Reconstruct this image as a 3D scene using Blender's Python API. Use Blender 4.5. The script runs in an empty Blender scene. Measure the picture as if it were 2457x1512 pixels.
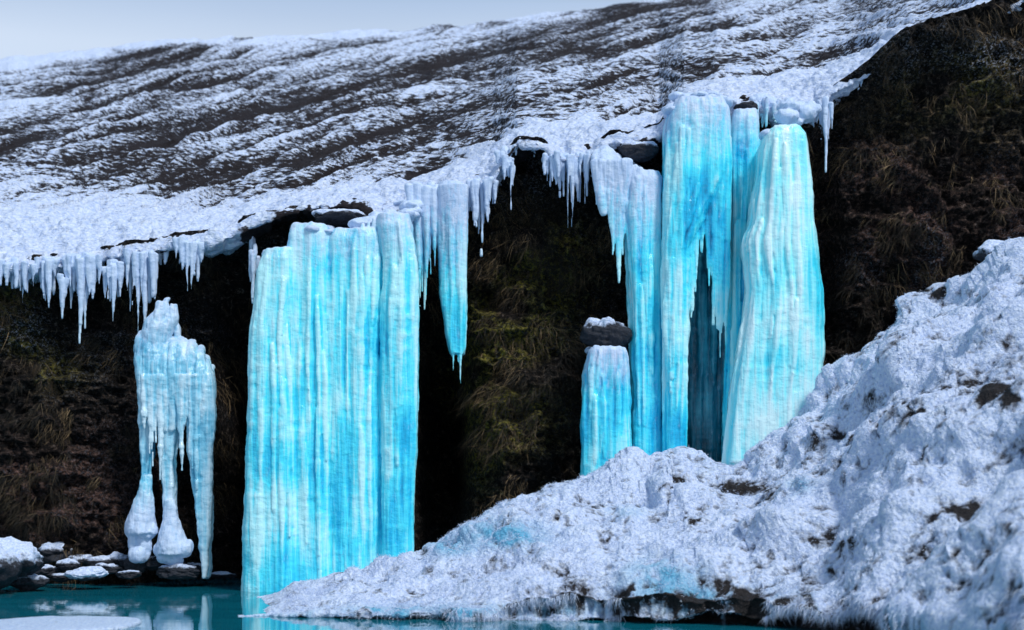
import bpy, math, numpy as np
from mathutils import Vector
rng=np.random.default_rng(7)
F=3412.0; CH=1.6
def WX(px,d): return (np.asarray(px,float)-1228)/F*d
def WZ(py,d): return CH+(1198-np.asarray(py,float))/F*d
def interp(pts,x):
    p=np.array(pts,float); return np.interp(x,p[:,0],p[:,1])
def sm(a,b,x):
    t=np.clip((x-a)/(b-a),0,1); return t*t*(3-2*t)
# ---------- numpy noise
def _h(i,j,k,s):
    n=(i.astype(np.int64)*73856093)^(j.astype(np.int64)*19349663)^(k.astype(np.int64)*83492791)^(s*2654435)
    n=n&0xffffffff
    n=(n^(n>>13))*1274126177&0xffffffff
    n=(n^(n>>16))*2246822519&0xffffffff
    n=n^(n>>15)
    return (n&0xffffff)/float(0xffffff)
def vn(x,y,z=0.0,s=0):
    x,y,z=np.broadcast_arrays(np.asarray(x,float),np.asarray(y,float),np.asarray(z,float))
    i=np.floor(x);j=np.floor(y);k=np.floor(z)
    u=x-i;v=y-j;w=z-k
    u=u*u*(3-2*u);v=v*v*(3-2*v);w=w*w*(3-2*w)
    i=i.astype(np.int64);j=j.astype(np.int64);k=k.astype(np.int64)
    r=0
    for a in (0,1):
        for b in (0,1):
            for c in (0,1):
                r=r+_h(i+a,j+b,k+c,s)*(u if a else 1-u)*(v if b else 1-v)*(w if c else 1-w)
    return r
def fbm(x,y,z=0.0,o=4,s=0,g=0.5):
    t=0;a=1.0;n=0;f=1.0
    for q in range(o):
        t=t+a*vn(np.asarray(x)*f+q*7.3,np.asarray(y)*f+q*3.1,np.asarray(z)*f+q*5.7,s+q);n+=a;a*=g;f*=2.03
    return t/n*2-1
def ridge(x,y,z=0.0,o=3,s=0):
    t=0;a=1.0;n=0;f=1.0
    for q in range(o):
        t=t+a*(1-np.abs(2*vn(np.asarray(x)*f+q*7.3,np.asarray(y)*f+q*3.1,np.asarray(z)*f+q*5.7,s+q)-1)*2);n+=a;a*=0.5;f*=2.1
    return t/n
# ---------- mesh helpers
col=bpy.context.scene.collection
def mk(name,V,Q,mat=None,attrs=None,smooth=True,n=4):
    me=bpy.data.meshes.new(name)
    V=np.ascontiguousarray(V,dtype=np.float32);Q=np.ascontiguousarray(Q,dtype=np.int32)
    me.vertices.add(len(V));me.vertices.foreach_set('co',V.ravel())
    me.loops.add(Q.size);me.loops.foreach_set('vertex_index',Q.ravel())
    me.polygons.add(len(Q));me.polygons.foreach_set('loop_start',np.arange(len(Q),dtype=np.int32)*n)
    me.update(calc_edges=True);me.validate()
    me.polygons.foreach_set('use_smooth',np.full(len(me.polygons),smooth))
    for k,a in (attrs or {}).items():
        at=me.attributes.new(k,'FLOAT','POINT');at.data.foreach_set('value',np.ascontiguousarray(a,dtype=np.float32).ravel())
    ob=bpy.data.objects.new(name,me);col.objects.link(ob)
    if mat: me.materials.append(mat)
    return ob
def gridQ(nu,nv,flip=False):
    i,j=np.meshgrid(np.arange(nu-1),np.arange(nv-1),indexing='ij')
    a=(i*nv+j).ravel();b=((i+1)*nv+j).ravel()
    q=np.stack([a,b,b+1,a+1],1)
    return q[:,::-1] if flip else q
def gnormals(P):
    du=np.gradient(P,axis=0);dv=np.gradient(P,axis=1)
    n=np.cross(du,dv);n/=np.linalg.norm(n,axis=2,keepdims=True)+1e-9
    return n
# ---------- material helpers
class M:
    def __init__(s,name):
        s.m=bpy.data.materials.new(name);s.m.use_nodes=True;s.t=s.m.node_tree
        s.b=s.t.nodes['Principled BSDF']
    def n(s,t,**k):
        x=s.t.nodes.new(t)
        for a,v in k.items(): setattr(x,a,v)
        return x
    def l(s,a,b): s.t.links.new(a,b)
    def coord(s,scale=(1,1,1)):
        tc=s.n('ShaderNodeTexCoord');mp=s.n('ShaderNodeMapping');mp.inputs['Scale'].default_value=scale
        s.l(tc.outputs['Object'],mp.inputs['Vector']);return mp.outputs[0]
    def noise(s,scale,sc=(1,1,1),detail=6,rough=0.55,dist=0):
        x=s.n('ShaderNodeTexNoise');x.inputs['Scale'].default_value=scale;x.inputs['Detail'].default_value=detail
        x.inputs['Roughness'].default_value=rough;x.inputs['Distortion'].default_value=dist
        s.l(s.coord(sc),x.inputs['Vector']);return x.outputs['Fac']
    def attr(s,nm):
        x=s.n('ShaderNodeAttribute',attribute_name=nm);return x.outputs['Fac']
    def math(s,op,a,b=None,c=None,clamp=False):
        x=s.n('ShaderNodeMath',operation=op);x.use_clamp=clamp
        for i,v in enumerate((a,b,c)):
            if v is None: continue
            if isinstance(v,(int,float)): x.inputs[i].default_value=v
            else: s.l(v,x.inputs[i])
        return x.outputs[0]
    def mix(s,f,a,b):
        x=s.n('ShaderNodeMix',data_type='RGBA')
        if isinstance(f,(int,float)): x.inputs[0].default_value=f
        else: s.l(f,x.inputs[0])
        for i,v in ((6,a),(7,b)):
            if isinstance(v,tuple): x.inputs[i].default_value=(*v,1)
            else: s.l(v,x.inputs[i])
        return x.outputs[2]
    def ramp(s,f,stops):
        x=s.n('ShaderNodeValToRGB');e=x.color_ramp.elements
        while len(e)<len(stops): e.new(0.5)
        for q,(p,c) in zip(e,stops): q.position=p;q.color=(*c,1)
        s.l(f,x.inputs[0]);return x.outputs[0]
    def bump(s,h,strength,dist,prev=None):
        x=s.n('ShaderNodeBump');x.inputs['Strength'].default_value=strength;x.inputs['Distance'].default_value=dist
        s.l(h,x.inputs['Height'])
        if prev is not None: s.l(prev,x.inputs['Normal'])
        return x.outputs[0]
# rock / cliff
def cliff_mat():
    m=M('cliff_rock')
    b=m.noise(9,detail=6,rough=0.78)
    base=m.ramp(b,[(0.43,(0.0015,0.0015,0.0015)),(0.5,(0.009,0.007,0.006)),(0.58,(0.050,0.036,0.028)),(0.70,(0.34,0.29,0.25))])
    moss=m.ramp(b,[(0.42,(0.004,0.004,0.001)),(0.5,(0.065,0.060,0.010)),(0.64,(0.44,0.38,0.06))])
    colr=m.mix(m.attr('moss'),base,moss)
    red=m.mix(m.attr('red'),colr,m.ramp(b,[(0.42,(0.005,0.003,0.003)),(0.5,(0.045,0.024,0.019)),(0.66,(0.30,0.17,0.13))]))
    ff=m.math('MULTIPLY_ADD',m.noise(22,detail=3,rough=0.7),9,-4.8,clamp=True)
    fr=m.math('MULTIPLY',ff,m.attr('frost'))
    m.l(m.mix(fr,red,(0.55,0.6,0.72)),m.b.inputs['Base Color'])
    m.b.inputs['Roughness'].default_value=0.85
    m.b.inputs['Specular IOR Level'].default_value=0.2
    m.l(m.bump(b,1.0,0.22),m.b.inputs['Normal']);return m.m
def snow_ground(name,dark,dark2,spk,sharp,bumpd,sc=(1,1,1),dt=5,n2s=4.5):
    m=M(name)
    nz=m.noise(spk,sc,detail=dt,rough=0.7)
    f=m.math('ADD',nz,m.attr('cov'));f=m.math('MULTIPLY_ADD',f,sharp,-sharp*0.5+0.5,clamp=True)
    n2=m.noise(spk*n2s,detail=2)
    d=m.mix(n2,dark,dark2)
    sc_=m.mix(m.math('MULTIPLY_ADD',n2,2.2,-0.6,clamp=True),(0.44,0.56,0.82),(0.80,0.87,0.97))
    sc_=m.mix(m.attr('blue'),sc_,m.mix(n2,(0.02,0.24,0.42),(0.26,0.64,0.86)))
    m.l(m.mix(f,d,sc_),m.b.inputs['Base Color'])
    m.b.inputs['Roughness'].default_value=0.75;m.b.inputs['Specular IOR Level'].default_value=0.2
    n=m.bump(nz,1.0,bumpd);n=m.bump(n2,0.7,bumpd*0.35,n)
    m.l(n,m.b.inputs['Normal']);return m.m
def ice_mat(name,deep,mid,light,white,off=0.0,rough=0.12):
    m=M(name)
    s1=m.noise(1.0,(3.6,3.6,0.28),detail=4,rough=0.62)
    s2=m.noise(1.0,(18,18,0.8),detail=3,rough=0.6)
    s3=m.noise(1.0,(1.2,1.2,0.8),detail=2)
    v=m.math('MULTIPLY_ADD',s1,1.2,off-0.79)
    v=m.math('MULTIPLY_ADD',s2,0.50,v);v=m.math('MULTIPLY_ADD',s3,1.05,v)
    v=m.math('ADD',v,m.attr('cav_shade'))
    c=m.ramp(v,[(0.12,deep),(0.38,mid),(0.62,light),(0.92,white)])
    fz=m.noise(1.0,(14,14,4),detail=4,rough=0.7)
    ff=m.math('ADD',m.attr('frost'),m.math('MULTIPLY_ADD',fz,1.3,-0.65));ff=m.math('MULTIPLY_ADD',ff,1.3,-0.12,clamp=True)
    fc=m.mix(fz,(0.30,0.46,0.76),(0.80,0.89,0.97))
    m.l(m.mix(ff,c,fc),m.b.inputs['Base Color'])
    rr=m.math('MULTIPLY_ADD',ff,0.45,rough,clamp=True);m.l(rr,m.b.inputs['Roughness'])
    m.b.inputs['Specular IOR Level'].default_value=0.7
    m.b.inputs['IOR'].default_value=1.4
    n=m.bump(s2,0.45,0.05);n=m.bump(m.noise(1.0,(12,12,19),detail=3,rough=0.6),0.5,0.03,n)
    m.l(n,m.b.inputs['Normal']);return m.m
MC=cliff_mat()
MH=snow_ground('hill_snow_turf',(0.004,0.004,0.006),(0.035,0.028,0.030),5.5,9.0,0.10,(0.7,1,2.2),4,2.5)
MB=snow_ground('snow_bank_surface',(0.006,0.006,0.008),(0.04,0.034,0.032),5.0,3.5,0.10)
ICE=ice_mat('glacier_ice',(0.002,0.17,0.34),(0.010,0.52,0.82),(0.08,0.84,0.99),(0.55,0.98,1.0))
ICEB=ice_mat('glacier_ice_bright',(0.01,0.42,0.62),(0.05,0.76,0.93),(0.30,0.95,1.0),(0.72,1.0,1.0),off=0.09)
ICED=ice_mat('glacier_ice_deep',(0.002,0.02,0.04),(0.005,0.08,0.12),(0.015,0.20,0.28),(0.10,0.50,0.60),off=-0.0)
ICEG=ice_mat('frosted_ice',(0.02,0.12,0.22),(0.05,0.36,0.56),(0.25,0.64,0.82),(0.68,0.88,0.96),off=0.08)
# ---------- lines read off the site
LIPB=[(-900,700),(-300,670),(0,655),(100,650),(250,630),(400,602),(480,588),(560,572),(600,548),(640,532),(700,515),(760,498),(860,494),(920,530),(1000,505),(1090,462),(1180,440),(1200,405),(1240,352),(1300,362),(1340,388),(1420,378),(1460,352),(1520,345),(1580,330),(1600,300),(1640,285),(1800,262),(1880,290),(1950,290),(1990,245),(2060,205),(2120,150),(2200,112),(2280,92),(2370,52),(2457,12),(2800,-120),(3600,-400)]
LIPT=[(-900,560),(0,523),(300,518),(560,528),(700,490),(850,468),(900,455),(1050,420),(1180,372),(1240,325),(1400,302),(1580,284),(1640,228),(1720,207),(1850,200),(1960,180),(2060,140),(2150,90),(2250,45),(2350,5),(2457,-30),(2800,-175),(3600,-470)]
RIDGE=[(-900,240),(-300,172),(0,146),(60,136),(200,116),(380,93),(520,93),(700,82),(900,74),(1080,62),(1180,50),(1300,30),(1420,26),(1500,8),(1650,-15),(2000,-70),(2457,-190),(2800,-330),(3600,-640)]
# ---------- hillside with snow cornice
nu=1400;px=np.linspace(-850,3500,nu)
pb=interp(LIPB,px)+fbm(px/45,px*0,0,4,3)*16; pt=interp(LIPT,px)+fbm(px/120,px*0,0,3,5)*6
rg=interp(RIDGE,px)+fbm(px/70,px*0,0,4,9)*9
rows=[]
def addseg(d0,z0,d1,z1,n,s0,s1,last=False):
    for t in np.linspace(0,1,n,endpoint=last):
        rows.append((d0+(d1-d0)*t,z0+(z1-z0)*t,s0+(s1-s0)*t))
D0=28.4;zb=WZ(pb,26.6);zt=WZ(pt,D0);zr=WZ(rg,75.0)
fh=np.minimum(0.20,(WZ(pt,26.7)-zb)*0.45)
addseg(28.2,zb+0.05,26.95,zb,12,-0.5,-0.2)
addseg(26.95,zb,26.65,zb+0.06,8,-0.2,-0.1)
addseg(26.65,zb+0.06,26.8,zb+fh,10,-0.1,-0.05)
addseg(26.8,zb+fh,D0,zt,44,-0.05,0.0)
NH=560
for t in np.linspace(0,1,NH,endpoint=False)**1.25:
    rows.append((D0+(75-D0)*t,zt+(zr-zt)*t,t+0*px))
addseg(75,zr,82,zr-0.2,8,1,1.02);addseg(82,zr-0.2,130,zr-16,8,1.02,1.3,True)
nv=len(rows)
D=np.zeros((nu,nv));Z=np.zeros((nu,nv));S=np.zeros((nu,nv))
for j,(d,z,s) in enumerate(rows): D[:,j]=d;Z[:,j]=z;S[:,j]=s
X=(px[:,None]-1228)/F*D
PX=px[:,None]+0*D
PY=1198-(Z-CH)*F/D
b=PY+0.235*PX+fbm(PX/500,PY/200,0,3,21)*40
hillm=sm(0.0,0.03,S)
streak=fbm(PX/260,b/9,0,5,31,0.65)
s2_=-sm(0.45,0.85,ridge(PX/700,b/24,0,2,33))*0.6-sm(0.55,0.9,ridge(PX/400,b/11,0,2,35))*0.6
band=fbm(PX/800,b/45,0,3,41)
terr=fbm(PX/90,b/4.5,0,3,51)
und=fbm(X*0.25,D*0.25,0,4,61)
Z+=hillm*(streak*0.35+s2_*0.2+und*0.30*np.clip(S*6,0,1)+terr*0.20)*np.clip(1-sm(0.9,1.0,S)*0.5,0,1)
lipn=(1-hillm)
n1=fbm(X*1.6,D*1.6,Z*1.6,4,71);n2=fbm(X*6,D*6,Z*6,4,81)
P=np.stack([X,D,Z],2);N=gnormals(P)
sgn=np.sign(N[:,60:200,2].mean());N*=sgn
P+=N*(lipn*(n1*0.18+n2*0.12)+hillm*fbm(X*3,D*3,Z*3,3,91)*0.06)[:,:,None]
top=sm(0.80,0.98,S)*0.42*(fbm(PX/180,PY/20,0,3,15)+0.3)
cov=-0.035+streak*0.24+s2_*0.20+band*0.15+terr*0.13+top
cov=cov*hillm+(0.5)*(1-hillm)
cov+=0.45*(1-sm(0.0,0.035,S+0.02*fbm(PX/60,PY/20,0,3,17)))
sh=np.exp(-((PX-150)/480.)**2)*np.clip(1-S*9,0,1)
cov+=sh*0.35
soil_and_hole=np.zeros_like(D)
for (cx,cy,rx,ry) in [(720,515,150,24),(850,505,60,22),(1250,370,60,28),(1540,350,70,30),(1790,250,30,18),(600,555,70,18),(380,600,50,12),(2300,110,120,22),(1430,370,30,14),(2150,150,60,20)]:  # turf patches; the small one right of the fall paints a dark hole's shade
    soil_and_hole+=np.exp(-((PX-cx)/rx)**2-((PY-cy)/ry)**2)
cov-=np.clip(soil_and_hole,0,1)*(1.1+0.6*n2)*lipn
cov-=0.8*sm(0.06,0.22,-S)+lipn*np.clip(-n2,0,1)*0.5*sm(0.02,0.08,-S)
ob=mk('hillside',P.reshape(-1,3),gridQ(nu,nv,flip=sgn<0),MH,{'cov':cov,'blue':0*cov})
# ---------- cliff
nu=1250;nv=430
px=np.linspace(-850,3500,nu)
x=WX(px,27.2);ztop=WZ(interp(LIPB,px),27.2)+0.25
t=np.linspace(0,1,nv)
X=x[:,None]+0*t;Z=ztop[:,None]*(1-t)+(-0.6)*t
PX=px[:,None]+0*t; PYc=1198-(Z-CH)*F/27.2
Y=27.25+0*X
Y+=0.6*sm(0,0.10,t)[None,:]-0.6*sm(0.2,1,t)[None,:]
def hole(cx,cy,rx,ry,a):
    global Y; Y=Y+a*np.exp(-np.abs((PX-cx)/rx)**3-np.abs((PYc-cy)/ry)**3)
hole(1045,1050,62,330,2.8);hole(555,1080,55,330,2.4);hole(430,1250,80,200,1.6);hole(1690,850,90,350,1.6);hole(1000,1000,200,500,0.6)
hole(1990,600,40,250,0.9);hole(1480,900,90,400,.5);hole(800,1000,250,500,.8)
hole(1230,1000,110,330,-0.6);hole(150,950,170,300,-0.5);hole(2250,400,260,350,-0.9)
Y+=fbm(X*0.7,Z*0.9,0,5,101)*0.8
Y-=ridge(X*1.3+Z*0.3,Z*2.2,0,4,111)*0.32
Y-=ridge(X*4,Z*5,Y,3,115)*0.13
Y+=fbm(X*7,Z*7,0,4,121,0.6)*0.20
g=lambda cx,cy,rx,ry:np.exp(-((PX-cx)/rx)**2-((PYc-cy)/ry)**2)
pat=np.clip(0.5+1.8*fbm(X*1.5,Z*1.5,0,4,131),0,1.2)
moss=np.clip((1.5*g(1200,900,140,220)+1.4*g(1230,660,120,100)+1.0*g(60,870,110,70)+0.9*g(2280,270,150,110)+.8*g(1160,1000,60,120)+.7*g(1330,600,100,100)+.7*g(20,700,60,60))*pat,0,1)
red=np.clip((1.0*g(120,1200,260,170)+1.1*g(2200,520,280,200))*(0.3+pat),0,1)
fr=np.clip((0.15+0.9*g(200,800,250,60)+0.9*g(2300,150,200,60)+0.8*g(1250,430,120,60)+.5*g(2200,650,200,80)),0,1)*pat
CP=np.stack([X,Y,Z],2);CN=gnormals(CP)
if CN[:,:,1].mean()>0: CN=-CN
mk('cliff_face',CP.reshape(-1,3),gridQ(nu,nv),MC,{'moss':moss,'red':red,'frost':fr})
CPX,CPY=PX,PYc
# ---------- snow bank
TOP=[(560,1500),(590,1478),(640,1440),(700,1398),(760,1372),(900,1345),(1040,1300),(1120,1250),(1160,1208),(1250,1155),(1400,1128),(1560,1116),(1640,1080),(1720,1087),(1800,1070),(1890,990),(1960,930),(2030,865),(2130,785),(2160,715),(2270,690),(2390,625),(2457,600),(2800,470),(3500,300)]
DT=[(560,19.6),(590,20.2),(700,21.8),(1000,23.6),(1400,24.6),(1900,25.0),(2457,24.3),(3500,22)]
DB=[(560,19.3),(850,19.0),(1300,18.8),(1700,18.2),(2000,17.0),(2457,13.0),(3500,9)]
HB=[(560,0.0),(700,0.05),(900,0.08),(1150,0.10),(1350,0.20),(1700,0.30),(2200,0.4),(3500,0.8)]
nu=1500
px=np.linspace(565,3200,nu)
tp=interp(TOP,px)+fbm(px/50,px*0,0,4,133)*14*sm(590,800,px)+14;dt=interp(DT,px);db=interp(DB,px);hb=interp(HB,px)*(1+0.35*fbm(px/90,px*0,0,3,7))
zt=WZ(tp,dt);hb=np.minimum(hb,np.maximum(zt*0.8,0.02))
rows=[]
for t in np.linspace(0,1,50,endpoint=False): rows.append((dt+2.6*(1-t),zt-0.9*(1-t)**1.5*np.minimum(1,zt),-1+t+0*px))
for t in np.linspace(0,1,560,endpoint=False)**1.1:
    d=dt+(db-dt)*t; z=hb+(zt-hb)*(1-t)**1.0+np.sin(np.pi*t)*0.05*zt
    rows.append((d,z,t+0*px))
for t in np.linspace(0,1,60):
    rows.append((db+0.35*np.sin(t*np.pi*0.55)-0.16*np.sin(np.pi*min(t*2.5,1)),hb*(1-t)-0.12*t,1+t+0*px))
nv=len(rows);D=np.zeros((nu,nv));Z=D.copy();S=D.copy()
for j,(d,z,s) in enumerate(rows): D[:,j]=d;Z[:,j]=z;S[:,j]=s
X=(px[:,None]-1228)/F*D;PX=px[:,None]+0*D
P=np.stack([X,D,Z],2);N=gnormals(P)
sg=np.sign(N[:,100:300,2].mean());N*=sg
amp=np.clip(sm(-1,0.15,S)*1.0,0.25,1)*sm(560,900,PX)
f1=fbm(X*0.55-D*0.25,D*0.6,Z*0.8,4,141);f2=ridge(X*0.9+D*0.3,D*1.4,Z*1.4,3,151);f3=fbm(X*4,D*4,Z*4,4,161,0.55);f4=fbm(X*13,D*13,Z*13,3,171,0.6)
f5=np.abs(fbm(X*1.8,D*1.8,Z*1.8,3,175));f6=fbm(X*1.1+D*0.4,D*1.5,Z*1.5,2,178)
soft=1-0.6*sm(2050,2450,PX)*sm(0.5,0.8,S)
P+=N*((f1*0.62+f2*0.10+f6*0.28)*amp*(1-0.45*sm(0.7,1.0,S))+((f3*0.06+np.minimum(f5,0.3)*0.17-0.04)*(0.25+0.75*amp)+f4*0.028)*soft)[:,:,None]
P[:,:,1]+= (fbm(X*1.8,Z*0.6,0,4,181)*0.5)*sm(0.75,1.0,S)
PYb=1198-(P[:,:,2]-CH)*F/P[:,:,1]
g=lambda cx,cy,rx,ry:np.exp(-((PX-cx)/rx)**2-((PYb-cy)/ry)**2)
dk=g(2200,990,85,36)+g(2390,945,60,32)+.8*g(1610,1150,45,14)+.8*g(1650,1250,35,20)+.9*g(1465,1298,26,16)+.8*g(2040,1050,70,18)+.8*g(2270,1230,120,18)+.5*g(2150,800,60,25)+.6*g(1500,1410,190,26)+.8*g(1430,1210,40,14)+.6*g(2300,700,90,15)+.6*g(1790,1170,50,15)+.6*g(1850,1470,220,50)+0.6*g(2010,1300,90,14)
cov=0.22+f3*0.40+f1*0.10+f6*0.12+f4*0.28-np.clip(0.10-f5,0,1)*1.0-np.clip(dk,0,1)*(0.40-1.0*f3)
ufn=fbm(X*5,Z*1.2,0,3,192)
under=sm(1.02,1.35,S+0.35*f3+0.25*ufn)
cov-=0.42*under*sm(900,1350,PX)*(1+1.2*ufn)+0.06*under  # underside shading painted as darker, bluer colour, along with some blue ice
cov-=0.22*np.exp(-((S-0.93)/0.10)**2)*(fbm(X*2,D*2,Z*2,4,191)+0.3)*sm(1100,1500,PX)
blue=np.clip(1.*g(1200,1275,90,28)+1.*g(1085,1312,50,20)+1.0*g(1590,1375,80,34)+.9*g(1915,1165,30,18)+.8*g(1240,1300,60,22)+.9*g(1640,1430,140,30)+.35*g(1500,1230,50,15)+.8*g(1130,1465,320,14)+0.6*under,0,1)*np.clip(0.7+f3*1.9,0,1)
mk('snow_bank',P.reshape(-1,3),gridQ(nu,nv,flip=sg<0),MB,{'cov':cov,'blue':blue})
BP,BN,BC,BS=P,gnormals(P)*sg,cov,S
# ---------- grass blades
def blades(name,pts,dirs,L,Wd,mat,tone):
    n=len(pts);side=np.cross(dirs,rng.normal(size=(n,3)));side/=np.linalg.norm(side,axis=1,keepdims=True)
    bend=rng.normal(size=(n,3))*0.25
    a=pts-side*Wd[:,None];b_=pts+side*Wd[:,None]
    mid=pts+dirs*L[:,None]*0.55;c=mid+side*Wd[:,None]*0.7;d=mid-side*Wd[:,None]*0.7
    tip=pts+(dirs+bend+np.array([0,0,-0.25]))*L[:,None]
    V=np.stack([a,b_,c,d,tip],1).reshape(-1,3)
    k=np.arange(n)*5
    Q=np.concatenate([np.stack([k,k+1,k+2],1),np.stack([k,k+2,k+3],1),np.stack([k+3,k+2,k+4],1)])
    return mk(name,V,Q,mat,{'tone':np.repeat(tone,5)},smooth=False,n=3)
def blade_mat(name,a,b_):
    m=M(name);m.l(m.mix(m.attr('tone'),a,b_),m.b.inputs['Base Color']);m.b.inputs['Roughness'].default_value=0.8;return m.m
MG=blade_mat('frosted_blades',(0.42,0.52,0.74),(0.80,0.87,0.97))
MD=blade_mat('dry_blades',(0.008,0.007,0.005),(0.36,0.24,0.12))
def nrm(v): return v/(np.linalg.norm(v,axis=1,keepdims=True)+1e-9)
nu_,nv_=BS.shape
N_=90000
ii=rng.integers(60,nu_-370,N_*2);jj=rng.integers(30,nv_-20,N_*2)
clump=vn(BP[ii,jj,0]*3,BP[ii,jj,1]*3,BP[ii,jj,2]*3,300)
keep=(clump>0.42)&(BC[ii,jj]>-0.2)&~((BS[ii,jj]>0.6)&(ii>950))
ii=ii[keep][:N_];jj=jj[keep][:N_]
p=BP[ii,jj]+rng.normal(size=(len(ii),3))*0.012
dr=nrm(BN[ii,jj]*0.6+rng.normal(size=(len(ii),3))*0.45+np.array([-0.3,-0.2,-0.1]))
L=rng.uniform(0.02,0.05,len(ii))
M2=16000
i2=rng.integers(250,nu_-370,M2);j2=rng.integers(nv_-75,nv_-40,M2)
k2=vn(BP[i2,j2,0]*3,0*i2,0*i2,310)>0.45;i2=i2[k2];j2=j2[k2]
p=np.concatenate([p,BP[i2,j2]]);dr=np.concatenate([dr,nrm(BN[i2,j2]*0.4+rng.normal(size=(len(i2),3))*0.3+np.array([-0.1,-0.3,-0.9]))])
L=np.concatenate([L,rng.uniform(0.05,0.14,len(i2))])
blades('frosted_grass',p,dr,L,rng.uniform(0.002,0.0045,len(L)),MG,rng.uniform(0,1,len(L)))
nu_,nv_=CPX.shape
N_=80000
ii=rng.integers(150,nu_-250,N_*3);jj=rng.integers(4,nv_-40,N_*3)
cl=vn(CP[ii,jj,0]*1.5,CP[ii,jj,2]*2.2,0,301)*0.6+vn(CP[ii,jj,0]*5,CP[ii,jj,2]*5,0,302)*0.4
keep=cl>0.54
ii=ii[keep][:N_];jj=jj[keep][:N_]
p=CP[ii,jj]
fan=vn(p[:,0]*1.3,p[:,2]*1.3,0,309)-0.5
dr=nrm(CN[ii,jj]*0.4+rng.normal(size=(len(ii),3))*0.28+np.stack([fan*1.6-0.15,-0.15+0*fan,-0.8+0*fan],1))
tone=np.clip(rng.uniform(0,1,len(ii))**3*(0.1+2.0*vn(p[:,0]*1.2,p[:,2]*1.2,0,305)**1.7),0,1)
blades('dry_grass',p,dr,rng.uniform(0.10,0.36,len(ii)),rng.uniform(0.002,0.0045,len(ii)),MD,tone)
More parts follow.
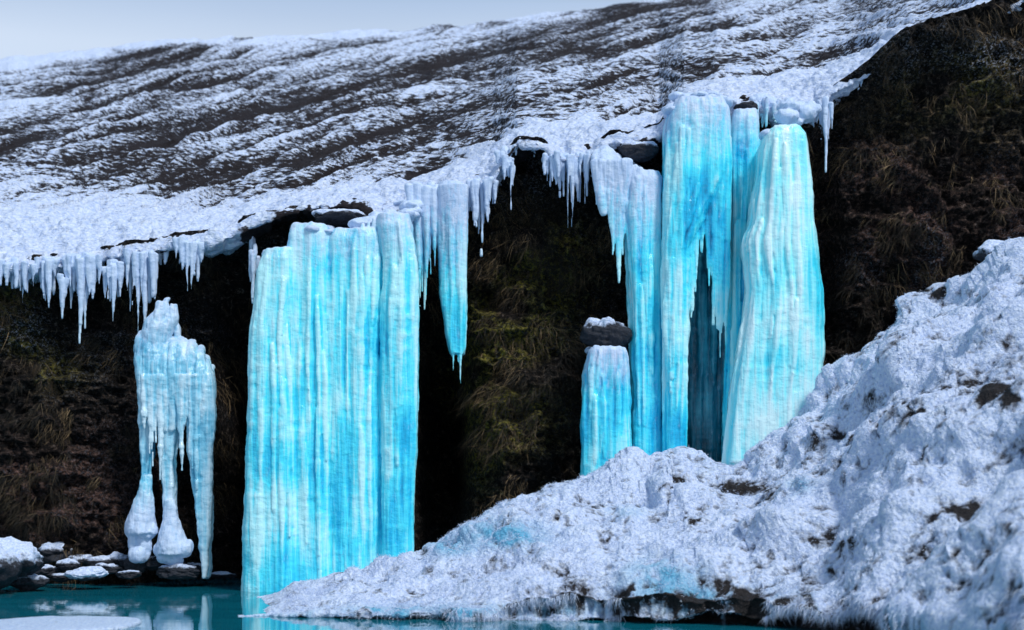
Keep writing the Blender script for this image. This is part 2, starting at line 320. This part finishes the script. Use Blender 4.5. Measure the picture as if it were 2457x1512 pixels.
# ---------- ice
def tube(ctr,rx,ry,seg=12,pw=1.0):
    n=len(ctr);a=np.linspace(0,2*np.pi,seg,endpoint=False)
    ca,sa=np.cos(a),np.sin(a);ca=np.sign(ca)*np.abs(ca)**pw;sa=np.sign(sa)*np.abs(sa)**pw
    V=np.zeros((n,seg,3));V[:,:,0]=ctr[:,0:1]+rx[:,None]*ca;V[:,:,1]=ctr[:,1:2]+ry[:,None]*sa;V[:,:,2]=ctr[:,2:3]
    V=V.reshape(-1,3);F_=[]
    for i in range(n-1):
        for k in range(seg):
            k2=(k+1)%seg;F_.append((i*seg+k,i*seg+k2,(i+1)*seg+k2,(i+1)*seg+k))
    F_.append(tuple(range(seg)));F_.append(tuple((n-1)*seg+k for k in reversed(range(seg))))
    return V,F_
class Ice:
    def __init__(s,seed): s.V=[];s.F=[];s.o=0;s.r=np.random.default_rng(seed)
    def add(s,V,F_):
        s.V.append(V);s.F+= [tuple(i+s.o for i in f) for f in F_];s.o+=len(V)
    def strand(s,pts,seg=10,wob=0.12,flat=1.0,jit=0.02):
        p=np.array(pts,float);T=np.linspace(0,1,max(12,int(abs(p[-1,1]-p[0,1])/14)))
        u=np.linspace(0,1,len(p));q=np.stack([np.interp(T,u,p[:,i]) for i in range(4)],1)
        sd=s.r.integers(0,9999)
        r=q[:,3]/F*q[:,2]*(1+wob*fbm(T*len(T)*0.22,T*0+sd,0,3,5))
        c=np.stack([WX(q[:,0],q[:,2]),q[:,2],WZ(q[:,1],q[:,2])],1)
        c[:,0]+=fbm(T*4,T*0+sd,0,2,8)*jit
        s.add(*tube(c,np.maximum(r,0.004),np.maximum(r*flat,0.004),seg))
    def icicle(s,x,y0,y1,r,d,lean=0):
        k=s.r.uniform(0.8,1.3);ts=np.linspace(0,1,10)
        s.strand([(x+lean*t,y0+(y1-y0)*t,d,r*((1-t)**k*0.95+0.02)) for t in ts])
    def column(s,prof,d,depth,n,core=True,rk=1.05,drips=0,botj=10,topj=8,wob=0.10,tops=None):
        pr=np.array(prof,float);y0,y1=pr[0,0],pr[-1,0]
        ys=np.linspace(y0,y1,40);xl=np.interp(ys,pr[:,0],pr[:,1]);xr=np.interp(ys,pr[:,0],pr[:,2])
        if core:
            sd=s.r.integers(0,999)
            xl2=xl+fbm(ys/40,ys*0+sd,0,3,9)*4;xr2=xr+fbm(ys/40,ys*0+sd+9,0,3,9)*4
            c=np.stack([WX((xl2+xr2)/2,d+depth*0.5),0*ys+d+depth*0.48,WZ(ys,d+depth*0.5)],1)
            hw=(xr2-xl2)/2/F*d*0.99;e=np.minimum(1,np.linspace(0.90,9,40))
            s.add(*tube(c,hw*e,depth*0.46*e+0*hw,32,0.5))
        for i in range(n):
            u=(i+0.5+s.r.uniform(-0.35,0.35))/n;u=min(max(u,0.03),0.97)
            a0=y0+s.r.uniform(-topj,topj*1.5);a1=y1+s.r.uniform(-botj,botj)
            if tops is not None: a0=np.interp(u,np.linspace(0,1,len(tops)),tops)+s.r.uniform(-4,4)
            ys=np.linspace(a0,a1,20);xl=np.interp(ys,pr[:,0],pr[:,1]);xr=np.interp(ys,pr[:,0],pr[:,2])
            w=(xr-xl)/n*rk*s.r.uniform(0.4,1.3)*0.85
            uu=w/np.maximum(xr-xl,1);uc=np.clip(u,uu*0.9,1-uu*0.9)
            off=depth*0.5*(1-np.sqrt(np.clip(1-np.abs(2*u-1)**3,0,1)))*0.8+s.r.uniform(-0.05,0.05)
            tt=np.linspace(0,1,20);cap=np.minimum(1,0.45+tt*9)
            s.strand([(xl[k]+(xr[k]-xl[k])*uc[k],ys[k],d+off+0.09,w[k]*cap[k]) for k in range(20)],wob=wob,flat=0.55)
        for i in range(int(drips*1.5)):
            u=s.r.uniform(0.04,0.96);f0=s.r.uniform(0,0.6)**1.2;f1=min(f0+s.r.uniform(0.15,0.55),1.0)
            ys=np.linspace(y0+(y1-y0)*f0,y0+(y1-y0)*f1,14);xl=np.interp(ys,pr[:,0],pr[:,1]);xr=np.interp(ys,pr[:,0],pr[:,2])
            off=depth*0.5*(1-math.sqrt(max(0,1-abs(2*u-1)**3)))*0.8
            rr=s.r.uniform(3,9)
            tt=np.linspace(0,1,14);sh=np.minimum(1,tt*4+0.2)*(1-tt)**0.7
            s.strand([(xl[k]+(xr[k]-xl[k])*u,ys[k],d+off-.01,rr*sh[k]+1) for k in range(14)],seg=8,flat=0.8)
    def blob(s,x,y,rx,ry,d,rz=None):
        t=np.linspace(0,np.pi,14);h=np.sin(t)+0.02
        c=np.stack([WX(x+0*t,d),0*t+d,WZ(y-ry*np.cos(t),d)],1)
        r=rx/F*d*h;s.add(*tube(c,r,r*(rz or 0.9),16))
    def build(s,name,mat,vox=0.03,frost=None,amp=0.03,tone=0.0,lump=0.0):
        me=bpy.data.meshes.new('tmp');me.from_pydata(np.concatenate(s.V).tolist(),[],s.F)
        o=bpy.data.objects.new('tmp',me);col.objects.link(o)
        md=o.modifiers.new('r','REMESH');md.mode='VOXEL';md.voxel_size=vox
        dg=bpy.context.evaluated_depsgraph_get();ev=o.evaluated_get(dg);m2=ev.to_mesh()
        n=len(m2.vertices);V=np.zeros(n*3,np.float32);m2.vertices.foreach_get('co',V);V=V.reshape(-1,3).astype(float)
        Nn=np.zeros(n*3,np.float32);m2.vertex_normals.foreach_get('vector',Nn);Nn=Nn.reshape(-1,3)
        Q=np.zeros(len(m2.loops),np.int32);m2.loops.foreach_get('vertex_index',Q);Q=Q.reshape(-1,4)
        ev.to_mesh_clear();bpy.data.objects.remove(o)
        E=np.concatenate([Q[:,[0,1]],Q[:,[1,2]],Q[:,[2,3]],Q[:,[3,0]]])
        cnt=np.bincount(E.ravel(),minlength=n)[:,None]+1e-9
        def lap(A):
            R=np.zeros_like(A)
            for c in range(A.shape[1]):
                R[:,c]=np.bincount(E[:,0],A[E[:,1],c],n)+np.bincount(E[:,1],A[E[:,0],c],n)
            return R/cnt
        V=V*0.5+lap(V)*0.5
        x,y,z=V.T
        dsp=(ridge(x*3.8,y*3.8,z*0.3,3,201))*amp*1.1+fbm(x*16,y*16,z*1.0,3,211)*amp*0.5+fbm(x*6,y*6,z*9,3,221)*amp*0.4
        if lump: dsp=dsp+fbm(x*7,y*7,z*7,4,231)*lump
        V=V+Nn*dsp[:,None]
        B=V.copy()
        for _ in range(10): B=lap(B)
        cv=((V-B)*Nn).sum(1);cv=np.clip(cv/0.03,-1,1)*0.26+tone  # crevice shade put into the ice colour: hollows deeper blue, ridges paler
        fr=np.zeros(n)
        if frost:
            fr=np.interp(z,[WZ(frost[1],26),WZ(frost[0],26)],[0,1])*frost[2]
            if len(frost)>3: fr=fr+frost[3]
            if len(frost)>4: fr=fr+frost[5]*np.interp(z,[WZ(frost[4]+90,26),WZ(frost[4],26)],[1,0])*(x<WX(463,26))
        fr=fr+np.clip(Nn[:,2]-0.45,0,1)*0.8
        return mk(name,V,Q,mat,{'frost':fr,'cav_shade':cv})
def cluster(name,specs,seed,mat=None,frost=None,blobs=(),vox=0.018,d=26.65,thick=1.0):
    I=Ice(seed)
    for (x0,x1,y0,ym,n) in specs:
        n=int(n*1.5)
        cen=I.r.uniform(0.35,0.65)
        for i in range(n):
            u=(i+0.5)/n+I.r.uniform(-0.3,0.3)/n
            L=(1-abs(u-cen)*1.0)*I.r.uniform(0.45,1.05)
            if i==n//2: L=1.0
            L=max(L,0.2)
            yy=y0-18+I.r.uniform(-10,10)
            I.icicle(x0+(x1-x0)*u,yy,yy+(ym-yy)*L,max((x1-x0)/n*0.9,5)*I.r.uniform(0.7,1.35)*thick,d+I.r.uniform(-0.10,0.2),I.r.uniform(-3,3))
    for (x_,y_,rx,ry,dd) in blobs:
        for k in range(5): I.blob(x_+I.r.uniform(-.6,.6)*rx,y_-4+I.r.uniform(-.5,.4)*ry,rx*I.r.uniform(.3,.6),ry*I.r.uniform(.5,.9),dd+I.r.uniform(0.05,.4))
    return I.build(name,mat or ICEG,vox,frost=frost,amp=0.03)
# left main fall
I=Ice(1)
I.column([(606,640,712),(650,622,715),(800,606,700),(1000,600,712),(1250,592,720),(1500,584,725)],24.6,1.0,8,drips=9,topj=4)
I.column([(548,702,800),(620,690,800),(900,690,802),(1500,705,812)],24.7,1.1,7,drips=9,tops=[562,540,552,566])
I.column([(560,790,925),(700,775,925),(900,780,915),(1200,785,918),(1470,790,920)],24.75,1.1,9,drips=14,tops=[575,572,548,528,526])
I.column([(520,905,985),(650,925,1000),(760,915,1002),(900,912,1000),(1200,918,993),(1480,920,988)],24.65,0.9,5,drips=7,topj=4)
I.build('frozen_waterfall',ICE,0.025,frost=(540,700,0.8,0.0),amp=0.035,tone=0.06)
def snowcap(seed,pts):
    I=Ice(seed)
    for (x,y,rx,ry,d,n) in pts:
        for k in range(n): I.blob(x+I.r.uniform(-1,1)*rx,y+I.r.uniform(-1,1)*ry,I.r.uniform(14,26),I.r.uniform(6,11),d+I.r.uniform(-.25,.9),1.3)
    o=I.build('snow_cap',ICEG,0.025,amp=0.02,lump=0.05)
    o.data.attributes['frost'].data.foreach_set('value',np.full(len(o.data.vertices),1.3,np.float32))
snowcap(60,[(745,556,38,8,25.1,16),(805,566,25,5,25.2,8),(665,608,22,4,25.0,7),(875,536,30,7,25.3,14),(945,522,45,8,25.4,18),(1000,500,30,16,26.2,12)])
snowcap(61,[(1680,240,60,8,26.1,18),(1620,268,16,12,26.0,7),(1455,842,34,4,25.7,8),(1870,326,26,4,25.4,8)])
# hanging ice right of it
I=Ice(2)
for k in range(12):
    I.icicle(982+k*6.5,450+I.r.uniform(-12,10),[600,650,640,735,700,775,720,660,600,640,575,540][k],I.r.uniform(8,14),26.2+0.06*(k%3),4)
for x_,y1,r_ in [(1062,700,13),(1072,800,16),(1085,905,20),(1100,935,20),(1110,820,14),(1092,870,20),(1068,740,10),(1078,850,12)]:
    I.icicle(x_,445,y1,r_,26.1,3)
I.column([(440,1052,1112),(560,1053,1118),(700,1056,1118),(800,1068,1117),(850,1080,1114)],26.05,0.4,6)
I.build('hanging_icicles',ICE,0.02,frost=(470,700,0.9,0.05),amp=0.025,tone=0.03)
cluster('icicle_cluster',[(1122,1190,450,620,9)],3,frost=(400,600,1,0.35),blobs=[(1155,455,38,20,26.8)])
cluster('icicle_cluster',[(1190,1232,390,440,5),(1217,1234,410,523,2)],4,frost=(400,600,1,0.35),blobs=[(1210,395,24,36,26.8)])
cluster('icicle_cluster',[(1302,1420,392,548,15)],5,frost=(380,560,1,0.35),blobs=[(1350,395,48,18,26.8),(1395,390,35,18,26.8)])
cluster('icicle_cluster',[(1962,1998,260,440,5)],6,frost=(250,440,1,0.3),blobs=[(1980,262,18,24,26.7)],d=26.5)
cluster('icicle_cluster',[(-60,30,650,705,9),(18,92,645,738,9),(95,140,640,755,5),(142,162,680,775,2)],7,frost=(640,760,1,0.4),blobs=[(20,645,50,18,26.8),(115,645,26,16,26.8)],thick=1.3)
cluster('icicle_cluster',[(156,240,635,822,8),(248,292,650,790,5)],8,frost=(640,800,.8,0.3),blobs=[(195,640,44,24,26.7),(270,650,22,16,26.8)],thick=1.4)
cluster('icicle_cluster',[(290,375,620,838,9)],9,frost=(620,830,.8,0.3),blobs=[(330,630,44,22,26.7)],thick=1.4)
cluster('icicle_cluster',[(418,484,595,725,6)],10,frost=(590,720,.8,0.4),blobs=[(455,600,34,20,26.7)],thick=1.2)
cluster('icicle',[(598,618,628,752,2)],11,frost=(600,750,.5,0.3),blobs=[(607,600,11,34,26.8)])
# short fringe along the cornice
I=Ice(40)
for x_ in np.arange(-300,2250,7.0):
    if I.r.random()<0.45 or float(fbm(x_/90,3.0,0,2,45))<-0.05 or 560<x_<880 or 1590<x_<1800: continue
    y_=float(interp(LIPB,x_));L=I.r.uniform(4,26)*(1+1.5*max(0,float(fbm(x_/60,0.0,0,2,44))))
    I.icicle(x_+I.r.uniform(-3,3),y_-14,y_+L,I.r.uniform(3,6),26.85+I.r.uniform(-0.1,0.15),I.r.uniform(-2,2))
I.build('icicle_fringe',ICEG,0.02,frost=(0,1,0,0.75),amp=0.02)
# ice formation, left
I=Ice(12);d=25.9
for x_,t_ in [(340,800),(354,790),(372,800),(395,814),(415,812),(435,812),(458,820),(478,835),(494,858),(503,880)]:
    I.strand([(x_,t_-4,d+.4,9),(x_,t_+12,d+.2,14),(x_,t_+60,d+.1,17),(x_,t_+130,d+.05,14),(x_,t_+220,d+.1,7)])
I.column([(880,330,512),(960,336,514)],d+.1,0.7,8,botj=5,drips=10)
for x0,x1,y0,r0,r1,dd in [(404,350,714,6,20,.3),(390,364,724,10,18,.25),(412,390,730,8,16,.3),(380,345,745,8,14,.2),(418,424,745,5,9,.4)]:
    I.strand([(x0,y0,d+dd,r0),(x0*.75+x1*.25,y0+26,d+dd-.03,r0*1.6),(x0*.4+x1*.6,y0+58,d+dd-.05,r1),(x1,y0+95,d+dd-.1,r1*.8),(x1,y0+135,d+dd-.1,6)],jit=.05,wob=.5)
I.column([(930,334,374),(1050,338,366),(1120,345,362),(1180,343,359),(1260,325,362)],d+0.1,0.35,5)
I.column([(930,372,450),(1010,380,438),(1100,388,420),(1200,394,420),(1270,396,424)],d+0.1,0.4,5)
I.column([(940,440,514),(1050,452,513),(1150,462,510),(1250,476,507),(1340,486,503),(1385,491,500)],d,0.35,6,botj=3)
for x_,y1 in [(345,1040),(360,1090),(374,1070),(430,1080),(445,1050),(456,1120),(470,1190),(425,990),(384,1160),(462,1150),(352,1000),(438,1130),(366,1120)]: I.icicle(x_,900,y1,8,d-0.02)
I.strand([(352,1140,d+.1,9),(347,1190,d+.1,17),(340,1230,d+.1,26),(337,1262,d+.1,34),(340,1280,d+.1,36)],seg=16,jit=0)
I.strand([(407,1200,d+.1,11),(408,1240,d+.1,16),(411,1275,d+.1,28),(414,1305,d+.1,40),(416,1330,d+.1,42)],seg=16,jit=0)
for a_ in [(326,1272,24,22),(352,1270,24,24),(322,1300,14,24),(345,1310,18,34),(330,1330,20,20),(386,1320,18,18),(410,1326,30,22),(436,1318,22,22),(448,1312,14,16),(414,1344,26,14),(392,1336,18,16)]: I.blob(a_[0],a_[1],a_[2],a_[3],d+I.r.uniform(0,.15))
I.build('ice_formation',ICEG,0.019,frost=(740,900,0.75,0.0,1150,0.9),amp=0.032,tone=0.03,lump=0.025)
# right group
I=Ice(13)
I.column([(838,1412,1505),(900,1396,1512),(1000,1393,1514),(1150,1394,1514)],25.3,0.8,10,drips=10)
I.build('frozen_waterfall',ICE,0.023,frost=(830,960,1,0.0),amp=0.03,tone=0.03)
I=Ice(14)
I.column([(420,1495,1585),(520,1495,1586),(700,1506,1588),(900,1514,1588),(1140,1514,1588)],25.9,0.9,8,drips=10,tops=[400,395,420,445])
for x_,t_ in [(1432,365),(1448,358),(1462,365),(1478,378),(1495,390),(1512,400),(1530,408)]:
    I.strand([(x_,t_-6,26.6,9),(x_+3,t_+20,26.3,15),(x_+8,t_+60,26.1,15),(x_+12,t_+110,26.0,10),(x_+16,t_+150,26,5)])
for x_,y1,r_ in [(1430,515,8),(1440,470,10),(1452,500,11),(1462,560,12),(1470,640,13),(1484,700,14),(1494,640,14),(1478,600,16),(1500,560,18),(1425,480,7),(1488,580,12)]: I.icicle(x_,385,y1,r_,26.0)
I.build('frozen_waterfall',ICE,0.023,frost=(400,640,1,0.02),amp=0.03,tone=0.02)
I=Ice(15)
I.column([(250,1610,1745),(300,1592,1750),(420,1588,1752),(600,1588,1650),(760,1590,1648),(1110,1588,1642)],25.6,1.1,10,drips=18,tops=[290,255,238,230,228])
for x_,y1,r_ in [(1650,830,14),(1658,790,15),(1668,720,15),(1682,640,16),(1690,560,16),(1700,700,15),(1712,780,15),(1720,820,12),(1728,860,15),(1742,900,12),(1640,860,10)]: I.icicle(x_,330,y1,r_+4,25.8)
I.column([(275,1752,1812),(400,1752,1820),(600,1750,1812),(800,1745,1800),(1000,1735,1790),(1100,1735,1790)],26.0,0.9,7,drips=9)
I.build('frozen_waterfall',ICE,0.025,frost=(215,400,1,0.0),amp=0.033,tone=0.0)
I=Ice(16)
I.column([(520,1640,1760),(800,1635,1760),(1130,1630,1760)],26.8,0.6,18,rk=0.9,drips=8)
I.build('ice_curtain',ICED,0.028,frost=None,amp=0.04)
I=Ice(17)
I.column([(318,1838,1915),(350,1822,1930),(420,1815,1940),(470,1806,1944),(540,1796,1948),(570,1780,1952),(640,1784,1958),(700,1790,1967),(850,1765,1972),(950,1748,1965),(1120,1732,1960)],24.95,1.2,10,drips=16,tops=[335,316,312,316,326])
I.build('ice_pillar',ICEB,0.025,frost=None,amp=0.028,tone=0.02)
cluster('ice_curtain',[(1800,1872,262,350,8)],18,mat=ICE,frost=(200,300,1,0.1),blobs=[(1840,255,44,22,26.7)],d=26.6)
I=Ice(19)
for k in range(18): I.blob(1918+I.r.uniform(-34,30),272+I.r.uniform(-20,24),I.r.uniform(12,26),I.r.uniform(10,20),26.0+I.r.uniform(-.15,.3))
o=I.build('snow_knob',ICEG,0.025,frost=None,amp=0.03,lump=0.07)
o.data.attributes['frost'].data.foreach_set('value',np.full(len(o.data.vertices),1.6,np.float32))
# ---------- rocks
def rock(name,px_,py_,rx,ry,d,seed,snow=0.0,ang=0.5):
    n1_,n2_=80,54
    u=np.linspace(0,2*np.pi,n1_);v=np.linspace(0,np.pi,n2_)
    U,Vv=np.meshgrid(u,v,indexing='ij')
    x=np.cos(U)*np.sin(Vv);y=np.sin(U)*np.sin(Vv);z=np.cos(Vv)
    r=1+ang*fbm(x*1.3+seed,y*1.3,z*1.3,3,seed)+0.16*ridge(x*2.5+seed,y*2.5,z*2.5,3,seed)
    sx=rx/F*d;sz=ry/F*d
    P=np.stack([WX(px_,d)+x*r*sx,d+y*r*sx*0.8,WZ(py_,d)+z*r*sz],2)
    cov=(z-0.15)*0.8+snow-0.05+0*x
    return mk(name,P.reshape(-1,3),gridQ(n1_,n2_),MR,{'cov':cov,'blue':0*cov})
MR=snow_ground('river_rock',(0.008,0.008,0.009),(0.05,0.055,0.07),6.0,4.0,0.05)
for i,(a,b_,c,d_,e,s_) in enumerate([(20,1345,75,50,24.5,.1),(-60,1350,90,70,24.0,.1),(70,1395,40,18,24.8,-.2),(125,1325,40,24,26.8,-.1),(165,1355,25,14,26,-.1),(205,1378,44,15,25.2,.5),(190,1345,30,14,26.8,-.1),(240,1350,30,16,26.6,-.2),(280,1345,28,18,26.7,-.1),(262,1365,30,13,26.2,-.3),(330,1350,30,24,26.3,-.3),(430,1372,44,16,26.0,-.4),(395,1350,40,18,26.4,-.4),(110,1370,30,14,26.0,-.3),(470,1365,26,14,26.4,-.4),(150,1385,30,9,25.6,-.3),(530,1380,30,8,26.8,-.1),(310,1378,26,9,25.6,-.3),(60,1365,30,20,25.4,.1),(30,1390,30,16,24.6,-.1)]):
    rock('rock',a,b_,c,d_,e,400+i,s_)
rock('boulder',1456,804,48,40,26.1,452,-.3,0.6)
rock('boulder',2430,610,70,34,24.8,452,.1)
rock('frozen_turf_and_hole',810,525,60,18,26.2,460,-.1);rock('frozen_turf_and_hole',1535,365,44,24,26.6,461,-.2);rock('frozen_turf_and_hole',1788,258,26,14,26.3,462,-.4)  # last lump is dark to stand for a shaded hole, not turf
# ice floe
ang=np.linspace(0,2*np.pi,90,endpoint=False)
fx=-5.75+1.05*np.cos(ang)*(1+0.22*fbm(np.cos(ang)*1.5+3,np.sin(ang)*1.5,0,4,500));fy=17.95+1.1*np.sin(ang)*(1+0.25*fbm(np.cos(ang)*1.5+9,np.sin(ang)*1.5,0,4,501))
V=[];rs=[(1.0,-0.03),(1.02,0.01),(0.99,0.035),(0.93,0.045),(0.7,0.05),(0.4,0.055),(0.02,0.055)]
for s_,z_ in rs: V.append(np.stack([-5.75+(fx+5.75)*s_,17.95+(fy-17.95)*s_,z_+0.008*fbm(fx*3*s_,fy*3*s_,0,3,7)],1))
V=np.concatenate(V);Q=[]
for i in range(len(rs)-1):
    for k in range(90):k2=(k+1)%90;Q.append((i*90+k,i*90+k2,(i+1)*90+k2,(i+1)*90+k))
mk('ice_floe',V,np.array(Q),MB,{'cov':np.full(len(V),0.6),'blue':np.full(len(V),0.1)})
# ---------- water
m=M('river_water')
m.l(m.mix(m.noise(0.8,(1,2.5,1),detail=3),(0.002,0.10,0.15),(0.008,0.26,0.34)),m.b.inputs['Base Color']);m.b.inputs['Roughness'].default_value=0.02;m.b.inputs['IOR'].default_value=1.5
wn=m.noise(1.0,(1.6,4,1),detail=3,rough=0.5);m.l(m.bump(wn,0.2,0.008),m.b.inputs['Normal'])
mk('water',np.array([[-60,-30,0],[60,-30,0],[60,29.5,0],[-60,29.5,0]]),np.array([[0,1,2,3]]),m.m)
m=M('valley_snow');m.l(m.mix(m.noise(0.5),(0.5,0.55,0.65),(0.8,0.83,0.9)),m.b.inputs['Base Color'])
mk('ground',np.array([[-900,-900,-0.7],[900,-900,-0.7],[900,900,-0.7],[-900,900,-0.7]]),np.array([[0,1,2,3]]),m.m)
# ---------- world
w=bpy.data.worlds.new('World');bpy.context.scene.world=w;w.use_nodes=True;nt=w.node_tree
bg=nt.nodes['Background'];sky=nt.nodes.new('ShaderNodeTexSky');sky.sky_type='NISHITA';sky.sun_disc=False
el=math.radians(50);az=math.radians(142)
sky.sun_elevation=el;sky.sun_rotation=az;sky.air_density=1.0;sky.dust_density=2.0;sky.ozone_density=2.0
tc=nt.nodes.new('ShaderNodeTexCoord');mp=nt.nodes.new('ShaderNodeMapping');mp.inputs['Scale'].default_value=(1,1,5);nt.links.new(tc.outputs['Generated'],mp.inputs[0])
cn=nt.nodes.new('ShaderNodeTexNoise');cn.inputs['Scale'].default_value=1.6;cn.inputs['Detail'].default_value=3;nt.links.new(mp.outputs[0],cn.inputs['Vector'])
sx=nt.nodes.new('ShaderNodeSeparateXYZ');nt.links.new(tc.outputs['Generated'],sx.inputs[0])
gr=nt.nodes.new('ShaderNodeValToRGB');nt.links.new(sx.outputs[2],gr.inputs[0])
e=gr.color_ramp.elements;e[0].position=0.295;e[0].color=(0.70,0.82,1.0,1);e[1].position=0.345;e[1].color=(0.38,0.53,0.78,1)
q=e.new(0.5);q.color=(0.22,0.34,0.52,1)
sca=nt.nodes.new('ShaderNodeVectorMath');sca.operation='SCALE';sca.inputs['Scale'].default_value=8.8;nt.links.new(gr.outputs[0],sca.inputs[0])
mx=nt.nodes.new('ShaderNodeMix');mx.data_type='RGBA';mr=nt.nodes.new('ShaderNodeMapRange');nt.links.new(cn.outputs['Fac'],mr.inputs[0])
mr.inputs[1].default_value=0.3;mr.inputs[2].default_value=0.7;mr.inputs[3].default_value=0.80;mr.inputs[4].default_value=1.0
nt.links.new(mr.outputs[0],mx.inputs[0]);nt.links.new(sky.outputs[0],mx.inputs[6]);nt.links.new(sca.outputs[0],mx.inputs[7])
nt.links.new(mx.outputs[2],bg.inputs[0]);bg.inputs[1].default_value=0.11
sl=bpy.data.lights.new('sun','SUN');sl.energy=2.6;sl.angle=math.radians(10);sl.color=(1,0.99,0.98)
so=bpy.data.objects.new('sun',sl);col.objects.link(so)
v=Vector((math.sin(az)*math.cos(el),math.cos(az)*math.cos(el),math.sin(el)))
so.rotation_euler=v.to_track_quat('Z','Y').to_euler()
# ---------- camera
cd=bpy.data.cameras.new('camera');co=bpy.data.objects.new('camera',cd);col.objects.link(co)
co.location=(0,0,CH);co.rotation_euler=(math.pi/2,0,0);cd.lens=50;cd.sensor_width=36;cd.shift_y=442/2457;cd.clip_end=3000
cd.dof.use_dof=True;cd.dof.focus_distance=25.5;cd.dof.aperture_fstop=0.8
bpy.context.scene.camera=co
sc=bpy.context.scene;sc.view_settings.view_transform='Standard';sc.view_settings.look='None';sc.view_settings.exposure=0
